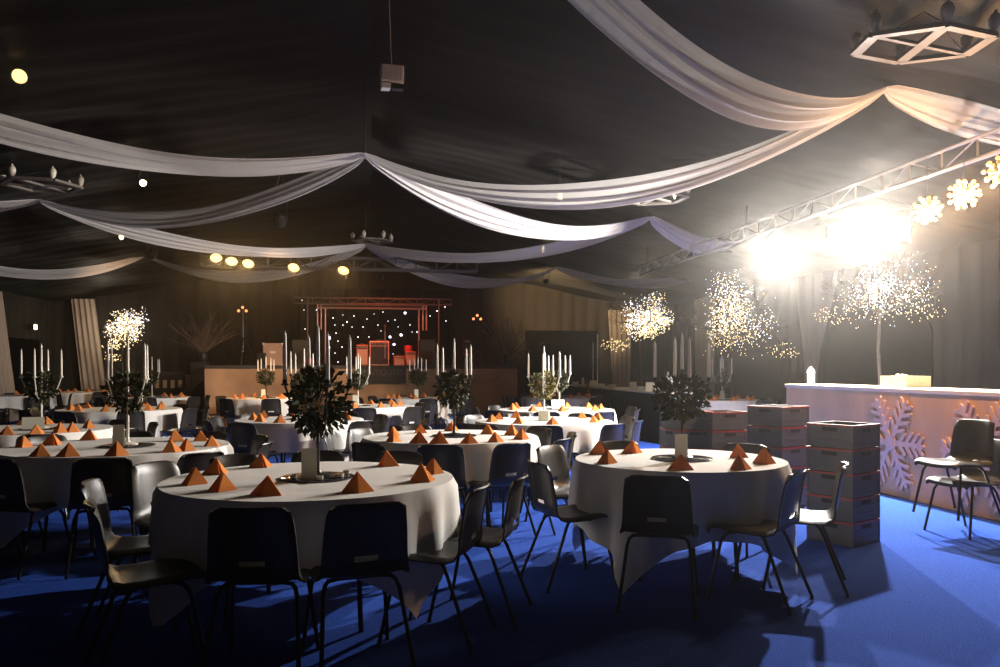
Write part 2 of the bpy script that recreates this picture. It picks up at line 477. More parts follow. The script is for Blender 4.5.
def make_candelabra(metal, leafm, seed, flowers=0, ribbon=False, tall=.455, base='disc', fsq=1.1, n_arm=4, rot=0, fr=.135, reach=.19):
    t = thing('candelabra', 'x', 'candelabra')
    m = M[metal]
    b = MB()
    if base == 'disc': b.lathe([(.075,0),(.078,.006),(.06,.014),(.02,.022),(.011,.04),(.010,tall*.4),(.013,tall*.42),(.010,tall*.44),(.010,tall)], 20)
    else: b.lathe([(.03,.0),(.03,.01),(.011,.03),(.010,tall)], 16)
    b.build('stand', m, t)
    if base == 'block':
        MB().box((0,0,.06), (.13,.13,.118)).build('glass_block', M['glass'], t, bevel=.008)
    lb = leaf_ball(fr, 620, seed, .052, fsq).build('foliage', M[leafm], t, loc=(0,0,tall-.03))
    tag(lb, kind='stuff')
    rnd = random.Random(seed+5)
    for i in range(flowers):
        a = rnd.uniform(0, 6.28); z = rnd.uniform(-.5,.7); q = math.sqrt(1-z*z)
        c = Vector((q*math.cos(a)*fr*.98, q*math.sin(a)*fr*.98, tall-.02+z*fr*.8))
        p = MB(); n = c-Vector((0,0,tall)); n.normalize()
        Mq = n.to_track_quat('Z','Y').to_matrix()
        for k in range(6):
            th = k*PI/3
            pts = [Mq @ Vector(v) for v in ((0,0,0),(.018*math.cos(th-.5),.018*math.sin(th-.5),.010),(.034*math.cos(th),.034*math.sin(th),.014),(.018*math.cos(th+.5),.018*math.sin(th+.5),.010))]
            p.add([c+v for v in pts], [(0,1,2,3)])
        p.ball(c+n*.008, .009, 6, 4)
        p.build('flower', M['flower'], t)
    spots = [(0, 0, 0)]
    for k in range(n_arm):
        a = rot+2*PI*k/n_arm
        spots.append((math.cos(a), math.sin(a), 1))
    for k, (cx, cy, isarm) in enumerate(spots):
        if isarm:
            pts = []
            for i in range(15):
                s = i/14
                rr = .01+(reach-.01)*s; zz = tall-.10-.075*math.sin(PI*s)+.17*s*s
                pts.append((cx*rr, cy*rr, zz))
            arm = MB().tube(pts, .0065, 7)
            cur = []
            for i in range(15):                        # scroll under the arm end
                th = 1.0+i/14*7.2; q = .034*(1-i/14*.7)
                cur.append((cx*(reach*.78+q*math.cos(th)), cy*(reach*.78+q*math.cos(th)), tall-.085+q*math.sin(th)))
            arm.tube(cur, .005, 6)
            arm.build('arm', m, t)
            px_, py_, pz = cx*reach, cy*reach, tall+.065
        else: px_, py_, pz = 0, 0, tall+.12
        if not isarm:
            MB().tube([(0,0,tall-.01),(0,0,pz)], .009, 8).build('arm', m, t)
        MB().lathe([(.008,0),(.022,.008),(.024,.014),(.013,.016),(.014,.038),(.012,.038)], 12, (px_,py_,pz)).build('candle_cup', m, t)
        L = .275+.02*rnd.uniform(-1,1)
        MB().lathe([(.0115,0),(.0105,L*.6),(.0075,L*.96),(.003,L),(.001,L+.012)], 10, (px_,py_,pz+.02)).build('candle', M['candle'], t)
    if ribbon:
        for sgn in (-1, 1):
            pts = lambda u, v: (.05+sgn*.03+.012*math.sin(u*7+sgn)+(.03*(v-.5)), -fr*.75-.02*u+.004*math.sin(u*9), tall-.08-.22*u)
            MB().grid(pts, 14, 3).build('ribbon', M['ribbon'], t, solid=.0015)
    return t
CAND = {}
def put_candelabra(key, x, y, rz, label, z=.777):
    if key not in CAND:
        kw = dict(dark=dict(metal='irondark', leafm='leaf', seed=3, fr=.16, fsq=.95), cream=dict(metal='ironwhite', leafm='leaf', seed=11),
                  bright=dict(metal='ironwhite', leafm='leaf2', seed=21, flowers=9, base='block'),
                  near=dict(metal='irondark', leafm='leaf', seed=33, flowers=4, fr=.145, fsq=1.3), bow=dict(metal='irondark', leafm='leaf', seed=41, flowers=8, ribbon=True))[key]
        CAND[key] = make_candelabra(**kw); c = CAND[key]
        c.location = (x, y, z); c.rotation_euler.z = rz; c['label'] = label; c['group'] = 'candelabra centrepieces'
        return c
    return dup(CAND[key], (x, y, z), rz, label, 'candelabra centrepieces')
def put_plate(x, y, r, label):
    o = MB().lathe([(r-.006,0),(r,.003),(r,.007),(r-.004,.009)], 48, (0,0,0)).build('mirror_plate', M['mirror'], loc=(x,y,.767))
    tag(o, label, 'mirror', 'round mirror plates')
def put_card(x, y, rz, w, h, label, z=.767):
    t = math.radians(14); b = MB()
    b.add([(-w/2,-.03,0),(w/2,-.03,0),(w/2,0,h),(-w/2,0,h),(-w/2,.03,0),(w/2,.03,0)], [(0,1,2,3),(3,2,5,4)])
    tag(b.build('table_card', M['card'], loc=(x,y,z), rz=rz, solid=.002, smooth=False), label, 'card', 'table cards')

# phrase, px, depth, radius, cloth half, cloth rot(deg), chairs (angles deg rel. world) or count, candelabra key, plate?, card
T = []
def table(phrase, px, py, dia, half, rot, chairs, cand, naps=None, ncard=True, plate=True, d=None, off=0, cdx=0, rc=.08):
    d = d or depth_of(py, .765); x, y = W(px, d); R = dia/2
    i = len(T)
    make_table(R, (x, y, 0), 'folding round table hidden by its cloth, '+phrase)
    c = cloth_mesh(R, half, R_(rot), i+3).build('tablecloth', M['cloth'], loc=(x, y, 0))
    tag(c, 'white square tablecloth draped over '+phrase, 'tablecloth', 'white tablecloths')
    T.append((x, y, R))
    if isinstance(chairs, int): angs = [(off+360/chairs*k+random.uniform(-4,4), random.uniform(-.02,.08), random.uniform(-8,8)) for k in range(chairs)]
    else: angs = [(a if isinstance(a, tuple) else (a, 0, 0)) for a in chairs]
    for a, dr, tw in angs:
        th = R_(a); r = R+rc+dr
        cx, cy = x+r*math.cos(th), y+r*math.sin(th)
        put_chair(cx, cy, th+PI+R_(tw), 'black plastic chair at %s of %s' % (clock(x, y, cx, cy), phrase), 'chairs round the banquet tables')
    if naps is None:
        seen = set(); n = 9; naps_w = []
        for k in range(n):
            a = R_(off+18+360/n*k+random.uniform(-9,9)); r = R*random.uniform(.70,.80)
            naps_w.append((x+r*math.cos(a), y+r*math.sin(a)))
    else:
        naps_w = []
        for nx, ny in naps: naps_w.append(W(nx, depth_of(ny, .765)))
    seen = set()
    for nx, ny in naps_w:
        q = math.hypot(nx-x, ny-y)
        if q > R*.86: nx, ny = x+(nx-x)*R*.86/q, y+(ny-y)*R*.86/q
        ck = clock(x, y, nx, ny); 
        extra = ''
        if ck in seen: extra = 'inner ' if q < R*.7 else 'doubled '
        seen.add(ck)
        rz = math.atan2(ny-y, nx-x)+PI/2+random.uniform(-.6,.6)
        put_napkin(nx, ny, rz, '%sorange pyramid napkin at %s on %s' % (extra, ck, phrase), 'orange folded napkins', s=random.uniform(1.0,1.14), h=random.uniform(.88,1.0))
    px_, py_ = x+cdx*C_, y-cdx*S_
    if plate: put_plate(px_, py_, .21, 'dark round mirror plate under the candelabra on '+phrase)
    if cand: put_candelabra(cand, px_, py_, .35+1.1*i, {'near':'tall dark candelabra with leafy ball','dark':'dark candelabra with leafy ball','cream':'cream candelabra with leafy ball','bright':'pale candelabra with yellow flowers','bow':'dark candelabra with ribbon bow'}[cand]+' on '+phrase, .777 if plate else .767)
    if ncard:
        cw_, chh = ncard if isinstance(ncard, tuple) else (.085, .17)
        cx, cy = px_-.035*C_-.05*S_, py_+.035*S_-.10*C_
        put_card(cx, cy, -YAW+random.uniform(-.4,.4), cw_, chh, 'cream table card in front of candelabra on '+phrase, .777 if plate else .767)
    return x, y
T1N = [(196,484),(217,474),(224,490),(262,467),(269,494),(357,491),(386,466),(420,481),(433,473)]
x1, y1 = table('the nearest round table', 311, 478, 1.66, 1.14, -4, [(-172,.0,-4),(-131,.12,-29),(-100,-.03,4),(-72,-.03,-4),(-38,-.05,14),(-12,.06,-10),(146,.1,0),(118,.1,4),(92,.1,0),(64,.1,0)], 'near', T1N, d=4.62, cdx=.04)
T2N = [(600,454),(608,463),(633,453),(681,469),(738,469),(737,457),(763,463)]
x2, y2 = table('the round table beside the crates', 679, 459, 1.46, 1.14, 0, [(-168,.03,0),(-119,.06,4),(-76,-.02,30),(-38,.0,8),(132,.05,0),(95,.05,0),(40,.05,0)], 'dark', T2N, d=5.58, cdx=.02)
T3N = [(25,447),(41,456),(53,445),(70,456),(90,440),(117,456),(171,452),(174,441),(199,451),(200,441),(214,446)]
x3, y3 = table('the near table on the left', 118, 446, 1.74, 1.17, 12, [(-113,-.02,0),(-79,-.02,4),(-46,0,0),(-8,0,0),28,64,100,136,172,-148], 'cream', T3N, d=6.5, cdx=.08)
T4N = [(378,443),(394,436),(406,446),(421,433),(436,446),(478,446),(487,434),(511,444),(511,435),(521,439),(452,431)]
x4, y4 = table('the table just behind the nearest one', 451, 436, 1.64, 1.12, 20, [(-133,-.02,0),(-100,-.02,0),(-70,-.02,5),(-38,.0,0),(-4,0,0),32,68,104,138,174], 'bow', T4N, d=7.45, cdx=.03, ncard=False)
T5N = [(-20,438),(5,436),(24,422),(43,437),(62,421),(75,434),(88,428),(97,433),(-50,430)]
table('the table at the left edge', 24, 430, 1.72, 1.15, 30, 9, 'cream', T5N, d=8.3, off=20, cdx=.18, ncard=(.20,.12))
table('the middle distance table on the left', 120, 409, 1.80, 1.15, 15, 9, None, None, d=12.4, off=14, plate=False, ncard=False)
table('the table left behind the nearest candelabra', 300, 419, 1.56, 1.10, -5, [-120,-46,-10,25,60,95,130,165,-157], 'dark', None, d=9.9, off=5, cdx=.05)
table('the table before the stage banner', 364, 406, 1.68, 1.10, 25, 9, 'cream', None, d=13.4, off=30, cdx=-.1)
table('the bright table with the blue-lit chairs', 544, 421, 1.66, 1.12, 8, 9, 'bright', None, d=9.65, off=-24, plate=False, ncard=False)
table('the second bright table right of centre', 556, 409, 1.80, 1.15, 33, 9, 'cream', None, d=12.3, off=8, cdx=.05, ncard=(.20,.14))
table('the far table before the banner right side', 418, 397, 1.66, 1.10, 5, 8, 'dark', None, d=17.0, off=10)
table('the far table right of the stage', 560, 396, 1.70, 1.10, 12, 8, 'cream', None, d=17.6, off=25)
table('the far table behind the crates', 722, 400, 1.50, 1.00, 40, [-70,-30,10,50,90], 'cream', None, d=16.1, off=10)
table('the far table in the left corner', 14, 395, 1.70, 1.10, 12, 7, None, None, d=18.6, off=12, plate=False, ncard=False)
table('the last table by the left drape', 84, 391, 1.70, 1.10, 22, 7, None, None, d=21.3, off=0, plate=False, ncard=False)
table('the far table under the left light tree', 152, 397, 1.60, 1.10, 31, 7, 'cream', None, d=17.4, off=20, ncard=False)
table('the far table by the stage left end', 266, 397, 1.66, 1.10, 3, 8, 'dark', None, d=17.0, off=16)
# tea lights on the nearest plate
for k, (dx, dy, w) in enumerate(((-.13,-.09,'left front'),(.02,-.17,'middle front'),(.13,-.10,'right front'),(.16,.05,'far right'))):
    o = MB().lathe([(.016,0),(.02,.004),(.021,.022),(.017,.022),(.015,.008)], 14).build('tealight', M['glass'], loc=(x1+.04+dx, y1+dy, .777))
    tag(o, 'tiny glass tealight, %s on the nearest mirror plate' % w, 'tealight', 'tealights on the nearest table')

# ------------------------------------------------------------------ crates
CW, CDp, CHt = .40, .40, .190
def make_crate():
    t = thing('stacking_crate', 'x', 'crate')
    b = MB(); w, h = CW/2, CHt
    th = .012
    b.box((0,0,.008), (CW-.02, CDp-.02, .014))
    for sx, sy in ((1,0),(-1,0),(0,1),(0,-1)):
        L = CW-.004
        if sx: b.box((sx*(w-.010), 0, h/2), (th, L-.02, h-.004))
        else: b.box((0, sy*(w-.010), h/2), (L, th, h-.004))
        for z in (.012, .060, .118):
            if sx: b.box((sx*(w-.004), 0, z+.003), (.009, L, .010))
            else: b.box((0, sy*(w-.004), z+.003), (L, .009, .010))
    for sx in (-1,1):
        for sy in (-1,1): b.box((sx*(w-.008), sy*(w-.008), h/2-.006), (.018,.018,h-.014))
    b.build('crate_body', M['crate'], t, smooth=False)
    r = MB()
    for sx, sy in ((1,0),(-1,0),(0,1),(0,-1)):
        if sx: r.box((sx*(w-.006), 0, h-.011), (.018, CW, .018))
        else: r.box((0, sy*(w-.006), h-.011), (CW, .018, .018))
    r.build('rim', M['cratered'], t, smooth=False)
    for sx, sy in ((1,0),(-1,0),(0,1),(0,-1)):
        s = MB(); z = h-.042
        if sx: s.box((sx*(w-.003), 0, z), (.004, .13, .03))
        else: s.box((0, sy*(w-.003), z), (.13, .004, .03))
        s.build('hand_hole', M['slot'], t, bevel=0)
    return t
CRATE = make_crate(); CR = [False]
ORD = ['topmost', 'second from top', 'third from top', 'fourth from top', 'bottom']
def crate_stack(px, d, rz, n, where, z0=0, jit=.0):
    x, y = W(px, d); rnd = random.Random(int(px))
    for k in range(n):
        lab = 'grey crate with red rim, %s of stack %s' % (ORD[n-1-k], where)
        loc = (x+rnd.uniform(-jit,jit), y+rnd.uniform(-jit,jit), z0+k*(CHt+.001)); rr = rz+rnd.uniform(-.02,.02)
        if not CR[0]:
            CR[0] = True; CRATE.location = loc; CRATE.rotation_euler.z = rr; CRATE['label'] = lab; CRATE['group'] = 'grey stacking crates'
        else: dup(CRATE, loc, rr, lab, 'grey stacking crates')
    return x, y
crate_stack(843, 6.50, R_(27), 5, 'nearest the bar chairs', .0, .003)
def dolly(px, d, rz, label):
    x, y = W(px, d); t = thing('crate_dolly', label, 'dolly', (x, y, 0), rz)
    b = MB().box((0,0,.075), (.42,.42,.012))
    b.build('platform', M['black'], t)
    for sx in (-1,1):
        for sy in (-1,1): MB().lathe([(.02,-.012),(.034,-.008),(.034,.008),(.02,.012)], 14, (sx*.16, sy*.16, .034), Matrix.Rotation(PI/2, 3, 'X')).build('wheel', M['steel'], t)
dolly(778, 7.75, R_(24), 'low black wheeled dolly under the crates left of the bar end')
crate_stack(778, 7.75, R_(24), 5, 'at the bar end', .082, .003)
crate_stack(720, 8.35, R_(6), 5, 'behind the table beside the crates', 0, .003)
crate_stack(686, 8.45, R_(8), 5, 'farthest left of the crates', 0, .003)

# ------------------------------------------------------------------ the bar
BX = 5.63; BY0, BY1 = 2.6, 10.25; BH = 1.18
bar = thing('bar_counter', 'long plywood bar with snowflake front and cream top at right', 'bar', (BX, 6.4, 0))
y = BY0; k = 0
while y < BY1-.01:
    y2_ = min(y+1.275, BY1)
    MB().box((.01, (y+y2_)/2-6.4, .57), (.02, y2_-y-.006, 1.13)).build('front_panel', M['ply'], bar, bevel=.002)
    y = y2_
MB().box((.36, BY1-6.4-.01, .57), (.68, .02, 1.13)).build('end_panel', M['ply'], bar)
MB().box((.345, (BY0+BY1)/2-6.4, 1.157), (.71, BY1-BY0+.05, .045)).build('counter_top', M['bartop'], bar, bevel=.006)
def snowflake(Rr):
    b = MB(); cnt = [0]
    def strip(p, q, w0, w1):
        p, q = Vector((p[0],p[1],0)), Vector((q[0],q[1],0)); d = (q-p).normalized(); n = Vector((-d.y,d.x,0))
        tip = q+d*w1*.9
        pts = [p-n*w0, q-n*w1, tip, q+n*w1, p+n*w0]
        cnt[0] += 1; b.prism([(v.x, v.y) for v in pts], -.0001*(cnt[0] % 40), .016+.00018*(cnt[0] % 40))
    for k in range(6):
        a = k*PI/3
        u = Vector((math.cos(a), math.sin(a)))
        strip((0,0), u*Rr*.93, .030, .024)
        for s, L in ((.26,.17),(.44,.20),(.62,.19),(.79,.14)):
            for sg in (-1, 1):
                v = Vector((math.cos(a+sg*R_(52)), math.sin(a+sg*R_(52))))
                p = u*Rr*s
                strip(p, p+v*Rr*L*1.5, .024, .017)
    hexa = [(.09*math.cos(k*PI/3+PI/6), .09*math.sin(k*PI/3+PI/6)) for k in range(6)]
    b.prism(hexa, 0, .025)
    return b
for yy, nm in ((7.98, 'left snowflake beside the crate stack'), (6.66, 'right snowflake behind the bar chairs'), (5.34, 'snowflake beyond the bar chairs')):
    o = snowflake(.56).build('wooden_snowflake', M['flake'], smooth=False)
    # local x -> -Y (left to right on the front), local y -> up, local z -> out of the bar
    o.matrix_world = Matrix(((0,0,-1,BX-.006),(-1,0,0,yy),(0,1,0,.585),(0,0,0,1)))
    tag(o, 'large cut-out pinkish %s on the bar front' % nm, 'snowflake', 'snowflakes on the bar front')
# lantern
d_, yy = at_wall_x(811, BX+.35)
lt = thing('lantern', 'small white lantern standing on the far end of the bar', 'lantern', (BX+.35, yy, BH))
MB().lathe([(.052,0),(.055,.006),(.055,.014),(.048,.018)], 8).build('base', M['white'], lt)
MB().lathe([(.045,.018),(.045,.15)], 8).build('pane', M['glass'], lt, smooth=False)
for k in range(8):
    a = k*PI/4; MB().tube([(.047*math.cos(a),.047*math.sin(a),.015),(.047*math.cos(a),.047*math.sin(a),.155)], .005, 5).build('bar', M['white'], lt)
MB().lathe([(.056,.15),(.054,.165),(.044,.195),(.02,.225),(.006,.235),(.006,.25)], 16).build('roof', M['white'], lt)
# serving tub and flowers on the bar
d_, yy = at_wall_x(905, BX+.4)
tb = thing('serving_tub', 'clear yellowish tub on the bar above the left snowflake', 'tub', (BX+.4, yy, BH), 0)
b = MB()
for sx, sy, a, c in ((1,0,.30,.46),(-1,0,.30,.46),(0,1,.30,.46),(0,-1,.30,.46)):
    if sx: b.box((sx*.15, 0, .065), (.008, .46, .13))
    else: b.box((0, sy*.23, .065), (.30, .008, .13))
b.box((0,0,.004), (.30,.46,.008))
b.build('tub_body', M['glass'], tb, smooth=False)
b = MB(); rnd = random.Random(4)
for i in range(26): b.ball((rnd.uniform(-.12,.12), rnd.uniform(.02,.21), .03+rnd.uniform(0,.10)), .028, 8, 5)
tag(b.build('yellow_fruit', M['yellow'], tb), kind='stuff')
# two chairs by the bar
cx, cy = W(966, 6.80); fa = R_(192)
put_chair(cx, cy, fa, 'lower black chair of the stacked pair before the bar at right', 'stacked chairs by the bar')
put_chair(cx+.13*math.cos(fa), cy+.13*math.sin(fa), fa, 'upper black chair of the stacked pair before the bar at right', 'stacked chairs by the bar', .165)

# buffet counter behind
by0, by1 = 14.0, 21.6
bf = thing('buffet_counter', 'long dark buffet counter with pale top below the light trees', 'counter', (5.5, 17.8, 0))
MB().box((.0, 0, .46), (.6, by1-by0, .92)).build('counter_body', M['blackcloth'], bf, bevel=.01)
MB().box((.0, 0, .935), (.7, by1-by0+.06, .03)).build('counter_top', M['bartop'], bf, bevel=.006)
rnd = random.Random(12)
for k, (px, w, h, nm) in enumerate(((583,.06,.20,'tallest white card, left end'),(594,.20,.14,'wide white card near the left end'),(633,.14,.16,'round-topped white card in the middle'),(652,.24,.17,'wide white card near the right end'))):
    d_, yy = at_wall_x(px, 5.42)
    put_card(5.42, yy, -.5, w, h, nm+' of the buffet counter', .951)
for k, px in enumerate((575, 601, 612, 641, 664)):
    d_, yy = at_wall_x(px, 5.38)
    o = MB().lathe([(.05,0),(.06,.01),(.10,.06),(.105,.075),(.09,.07),(.05,.03)], 18).build('bowl', M['white'], loc=(5.38, yy, .951))
    tag(o, 'small white bowl on the buffet counter, %s from its left end' % ('first','second','third','fourth','fifth')[k], 'bowl', 'bowls on the buffet counter')
for px, h in ((547, 1.5), (594, 1.28), (598, 1.55)):
    pass
d_, yy = at_wall_x(589, 5.16)
rb = thing('ribbon_bow', 'dull red ribbon bow hanging on the left end of the buffet counter', 'bow', (5.165, yy, .945))
for sg in (-1, 1):
    MB().grid(lambda u, v: (-.02-.03*math.sin(u*PI), sg*(.02+.14*math.sin(u*PI*.5)*1.0), .02+.07*math.sin(u*PI*2)*.9+.05*(v-.5)), 14, 3).build('loop', M['bow'], rb, solid=.003)
    MB().grid(lambda u, v: (-.02-.01*math.sin(u*5), sg*(.03+.10*u)+.05*(v-.5), -.02-.34*u), 12, 3).build('tail', M['bow'], rb, solid=.003)
MB().ball((-.03,0,.0), .035, 10, 6).build('knot', M['bow'], rb)
# tall candle sticks on the buffet
for k, px in enumerate((593, 597.5)):
    d_, yy = at_wall_x(px, 5.55)
    t = thing('candlestick', ('shorter' if k == 0 else 'taller')+' pale candlestick on the buffet counter', 'candlestick', (5.55, yy, .951))
    hh = .55+.18*k
    MB().lathe([(.07,0),(.07,.012),(.02,.03),(.014,.10),(.022,.12),(.014,.14),(.016,hh-.03),(.035,hh)], 14).build('stick', M['ironwhite'], t)
    MB().lathe([(.022,0),(.021,.55),(.004,.57)], 10, (0,0,hh)).build('candle', M['candle'], t)

# ------------------------------------------------------------------ trusses
def truss(name, A, B, h, label, step=.5, box=True, w=.0, m='alu'):
    A, B = Vector(A), Vector(B); d = B-A; L = d.length; u = d.normalized(); n = Vector((-u.y, u.x, 0))
    t = thing(name, label, 'truss', A)
    zv = Vector((0,0,1)); sides = (-w/2, w/2) if w else (0,)
    for sd in sides:
        for hh, r in ((0,.026),(h,.022)):
            MB().tube([n*sd+zv*hh, d+n*sd+zv*hh], r, 8).build('chord', M[m], t)
    b = MB(); nn = int(L/step)
    for sd in sides:
        for i in range(nn+1):
            p = u*(i*L/nn)+n*sd
            b.tube([p, p+zv*h], .011, 6)
            if i < nn:
                q = u*((i+1)*L/nn)+n*sd
                b.tube([p, q+zv*h] if i % 2 else [p+zv*h, q], .009, 6)
    if w:
        for i in range(nn+1):
            for hh in (0, h):
                b.tube([u*(i*L/nn)+n*(-w/2)+zv*hh, u*(i*L/nn)+n*(w/2)+zv*hh], .009, 6)
    b.build('lattice', M[m], t)
    return t
truss('bar_truss', (5.86, 3.0, 3.45), (5.86, 17.0, 3.45), .21, 'long aluminium truss above the bar carrying the two floodlights', .5)
for k, yy in enumerate((5.2, 11.9, 16.5)):
    o = MB().tube([(5.86, yy, 3.66), (5.86, yy, roof_z(5.86)-.02)], .012, 6).build('truss_hanger', M['black'])
    tag(o, 'thin dark hanger holding up the bar truss, %s along it' % ('nearest','middle','farthest')[k], 'hanger')
xa, ya = W(203, 17.6); xb, _ = W(482, 17.6)
truss('stage_truss', (xa, 18.3, 3.62), (xb, 18.3, 3.62), .25, 'aluminium truss with five amber lamps in front of stage', .45, w=.25, m='aludark')
xa, _ = W(296, 22.6); xb, _ = W(452, 22.6)
rt = truss('rear_truss', (xa, 22.8, 3.20), (xb, 22.8, 3.20), .16, 'dim truss across the stage above the star cloth', .45, m='aludark')

RTW = xb-xa
# floodlights
def floodlight(X, Y, Z, heads, label, energy):
    aim = Vector((-.72, -.69, -.22)).normalized()
    q = aim.to_track_quat('-Y', 'Z'); t = thing('floodlight', label, 'floodlight', (X, Y, Z))
    for s in heads:
        Mr = q.to_matrix()
        def tr(b): 
            b.v = [tuple(Mr @ Vector((p[0]+s, p[1], p[2]))) for p in b.v]; return b
        tr(MB().box((0,.10,0), (.40,.16,.30))).build('housing', M['black'], t, bevel=.012)
        ln = tr(MB().box((0,.012,0), (.36,.012,.26))).build('lens', M['floodlens'], t, bevel=.003)
        tr(MB().box((0,-.19,.185), (.52,.48,.010), Matrix.Rotation(R_(6), 3, 'X'))).build('barn_door', M['black'], t)
        for k in (-1, 1): tr(MB().box((k*.21,.03,.0), (.012,.14,.34))).build('barn_door', M['black'], t)
    MB().tube([Mr @ Vector((heads[0]-.22,.1,0)), Mr @ Vector((heads[0]-.22,.1,.26)), (0,0,3.45-Z), Mr @ Vector((heads[-1]+.22,.1,.26)), Mr @ Vector((heads[-1]+.22,.1,0))], .012, 6).build('yoke', M['black'], t)
    p = Vector((X,Y,Z))+aim*.07
    light('flood_lamp', 'POINT', p, energy, (1,.95,.88), .05)
floodlight(5.86, 8.75, 3.02, (-.24,.24), 'pair of blazing white floodlights under the truss beside the stars', 2300)
floodlight(5.86, 10.95, 3.02, (0,), 'single blazing white floodlight farther along the bar truss', 2100)

# amber PAR cans
def par_can(X, Y, Z, aim, label, lensm, energy, colr, up=.3, s=1.0, name='stage_lamp', group=None, angle=92):
    aim = Vector(aim).normalized(); Mr = aim.to_track_quat('Z', 'Y').to_matrix()
    t = thing(name, label, 'lamp', (X, Y, Z), 0, group)
    MB().lathe([(.05*s,-.20*s),(.085*s,-.17*s),(.10*s,-.05*s),(.10*s,.06*s),(.112*s,.065*s),(.112*s,.075*s),(.097*s,.07*s),(.097*s,-.0*s)], 20, (0,0,0), Mr).build('can', M['black'], t)
    MB().lathe([(.001,.035*s),(.06*s,.03*s),(.096*s,.02*s)], 20, (0,0,0), Mr).build('lens', M[lensm], t)
    MB().tube([(-.12*s,0,0),(-.12*s,0,up*.6),(0,0,up),(.12*s,0,up*.6),(.12*s,0,0)], .008, 6).build('yoke', M['black'], t)
    if energy: light(name+'_light', 'SPOT', Vector((X,Y,Z))+aim*.10, energy, colr, .03, angle=angle, blend=.8, aim=Vector((X,Y,Z))+aim*2)
    return t
for k, px in enumerate((220, 235, 251, 295, 344)):
    x, y = W(px, 17.7); z = ZH((258,261,263,266,268)[k], 17.7)
    par_can(x, 18.0, z-.03, (.1*(2-k), -1, -.80), 'amber lit stage lamp, %s from left on the stage truss' % ('first','second','third','fourth','fifth')[k], 'parlens', 95, (1,.62,.26), max(.1, 3.65-z), 1.3, group='amber lamps on the stage truss')
x, y = W(20, 8.0)
par_can(x, y, ZH(76, 8.0), (.25, -1, -.45), 'single lit spotlight under the roof at upper left', 'parlens', 3, (1,.80,.45), .2, .72, 'spotlight')
x, y = W(122, 15); par_can(x, y, ZH(237,15), (-.2,-1,-.2), 'tiny lit lamp hanging under the left swags', 'bulbon', 0, None, .2, .5, 'spotlight')
x, y = W(143, 12); par_can(x, y, ZH(183,12), (.3,-1,-.2), 'small lit lamp hanging above the left swags', 'bulbon', 0, None, .2, .5, 'spotlight')
# warm lamps lighting the lining at the back right
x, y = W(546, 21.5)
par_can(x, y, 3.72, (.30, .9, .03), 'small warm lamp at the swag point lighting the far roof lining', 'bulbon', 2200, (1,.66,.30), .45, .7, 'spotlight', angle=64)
# pendant bulbs
for px, py, d, nm in ((560,198,11.5,'on the upper white swag right of the ridge'),(543,250,19.0,'near the far swag point right of stage')):
    x, y = W(px, d); z = ZH(py, d)
    t = thing('pendant_bulb', 'small warm pendant bulb glowing '+nm, 'bulb', (x, y, z))
    MB().lathe([(.006,.09),(.018,.08),(.02,.05),(.034,.02),(.038,-.01),(.026,-.04),(.004,-.052)], 14).build('globe', M['bulbon'], t)
    MB().tube([(0,0,.085),(0,0,roof_z(x)-z-.02)], .004, 5).build('cord', M['black'], t)

# hexagonal hanging rings with frosted bulbs
def hex_ring(x, y, z, r, label, rot=.2, tilt=0):
    t = thing('hexagon_ring', label, 'chandelier', (x, y, z), rot, 'hexagonal hanging rings')
    t.rotation_euler.x = tilt
    P = [Vector((r*math.cos(k*PI/3), r*math.sin(k*PI/3), 0)) for k in range(6)]
    for k in range(6): MB().bar(P[k], P[(k+1) % 6], .085, .035).build('beam', M['ringbeam'], t)
    MB().bar(P[0], P[3], .05, .025).build('cross_beam', M['ringbeam'], t); MB().bar(P[1], P[4], .085, .03).build('cross_beam', M['ringbeam'], t)
    for p in P:
        MB().lathe([(.012,0),(.03,.02),(.045,.06),(.05,.10),(.03,.14),(.012,.15),(.012,.17)], 12, p*1.0+Vector((0,0,.018))).build('bulb', M['bulboff'], t)
    for k in (0, 2, 4): MB().tube([P[k]+Vector((0,0,.01)), (0,0,roof_z(abs(x)+.0)-z-.12)], .004, 5).build('wire', M['black'], t)
hex_ring(4.36, 5.82, 4.0, .50, 'pale hexagonal ring of bulbs hung at upper right', .22, R_(7))
hex_ring(4.26, 11.7, 4.0, .5, 'faint hexagonal ring above the right middle swag junction', .6)
hex_ring(-4.65, 12.3, 4.0, .5, 'dark hexagonal ring above the left swag junction', .1)
hex_ring(0.0, 17.9, 4.2, .42, 'dim hexagonal ring over the farther ridge swag point', .1)
# box on a cable under the ridge
x, y = W(392, 8.0); z = ZH(78, 8.0)
hb = thing('hanging_box', 'small pale slatted box hanging by a cable under the ridge', 'box', (x, y, z), .1)
b = MB().box((0,0,.03), (.225,.12,.17)); b.build('box_body', M['beige'], hb, bevel=.006)
b = MB()
for k in range(9): b.box((-.088+k*.022, -.063, .03), (.009,.006,.14))
b.build('grille', M['white'], hb)
MB().box((-.066, -.005, -.095), (.09,.10,.055)).build('lower_unit', M['white'], hb, bevel=.004)
MB().box((.05, 0, -.09), (.12,.09,.05)).build('bracket', M['black'], hb, bevel=.004)
MB().tube([(.0,0,.11),(-.01,0,.25),(-.03,.0,roof_z(x)-z-.03)], .004, 6).build('cable', M['beige'], hb)

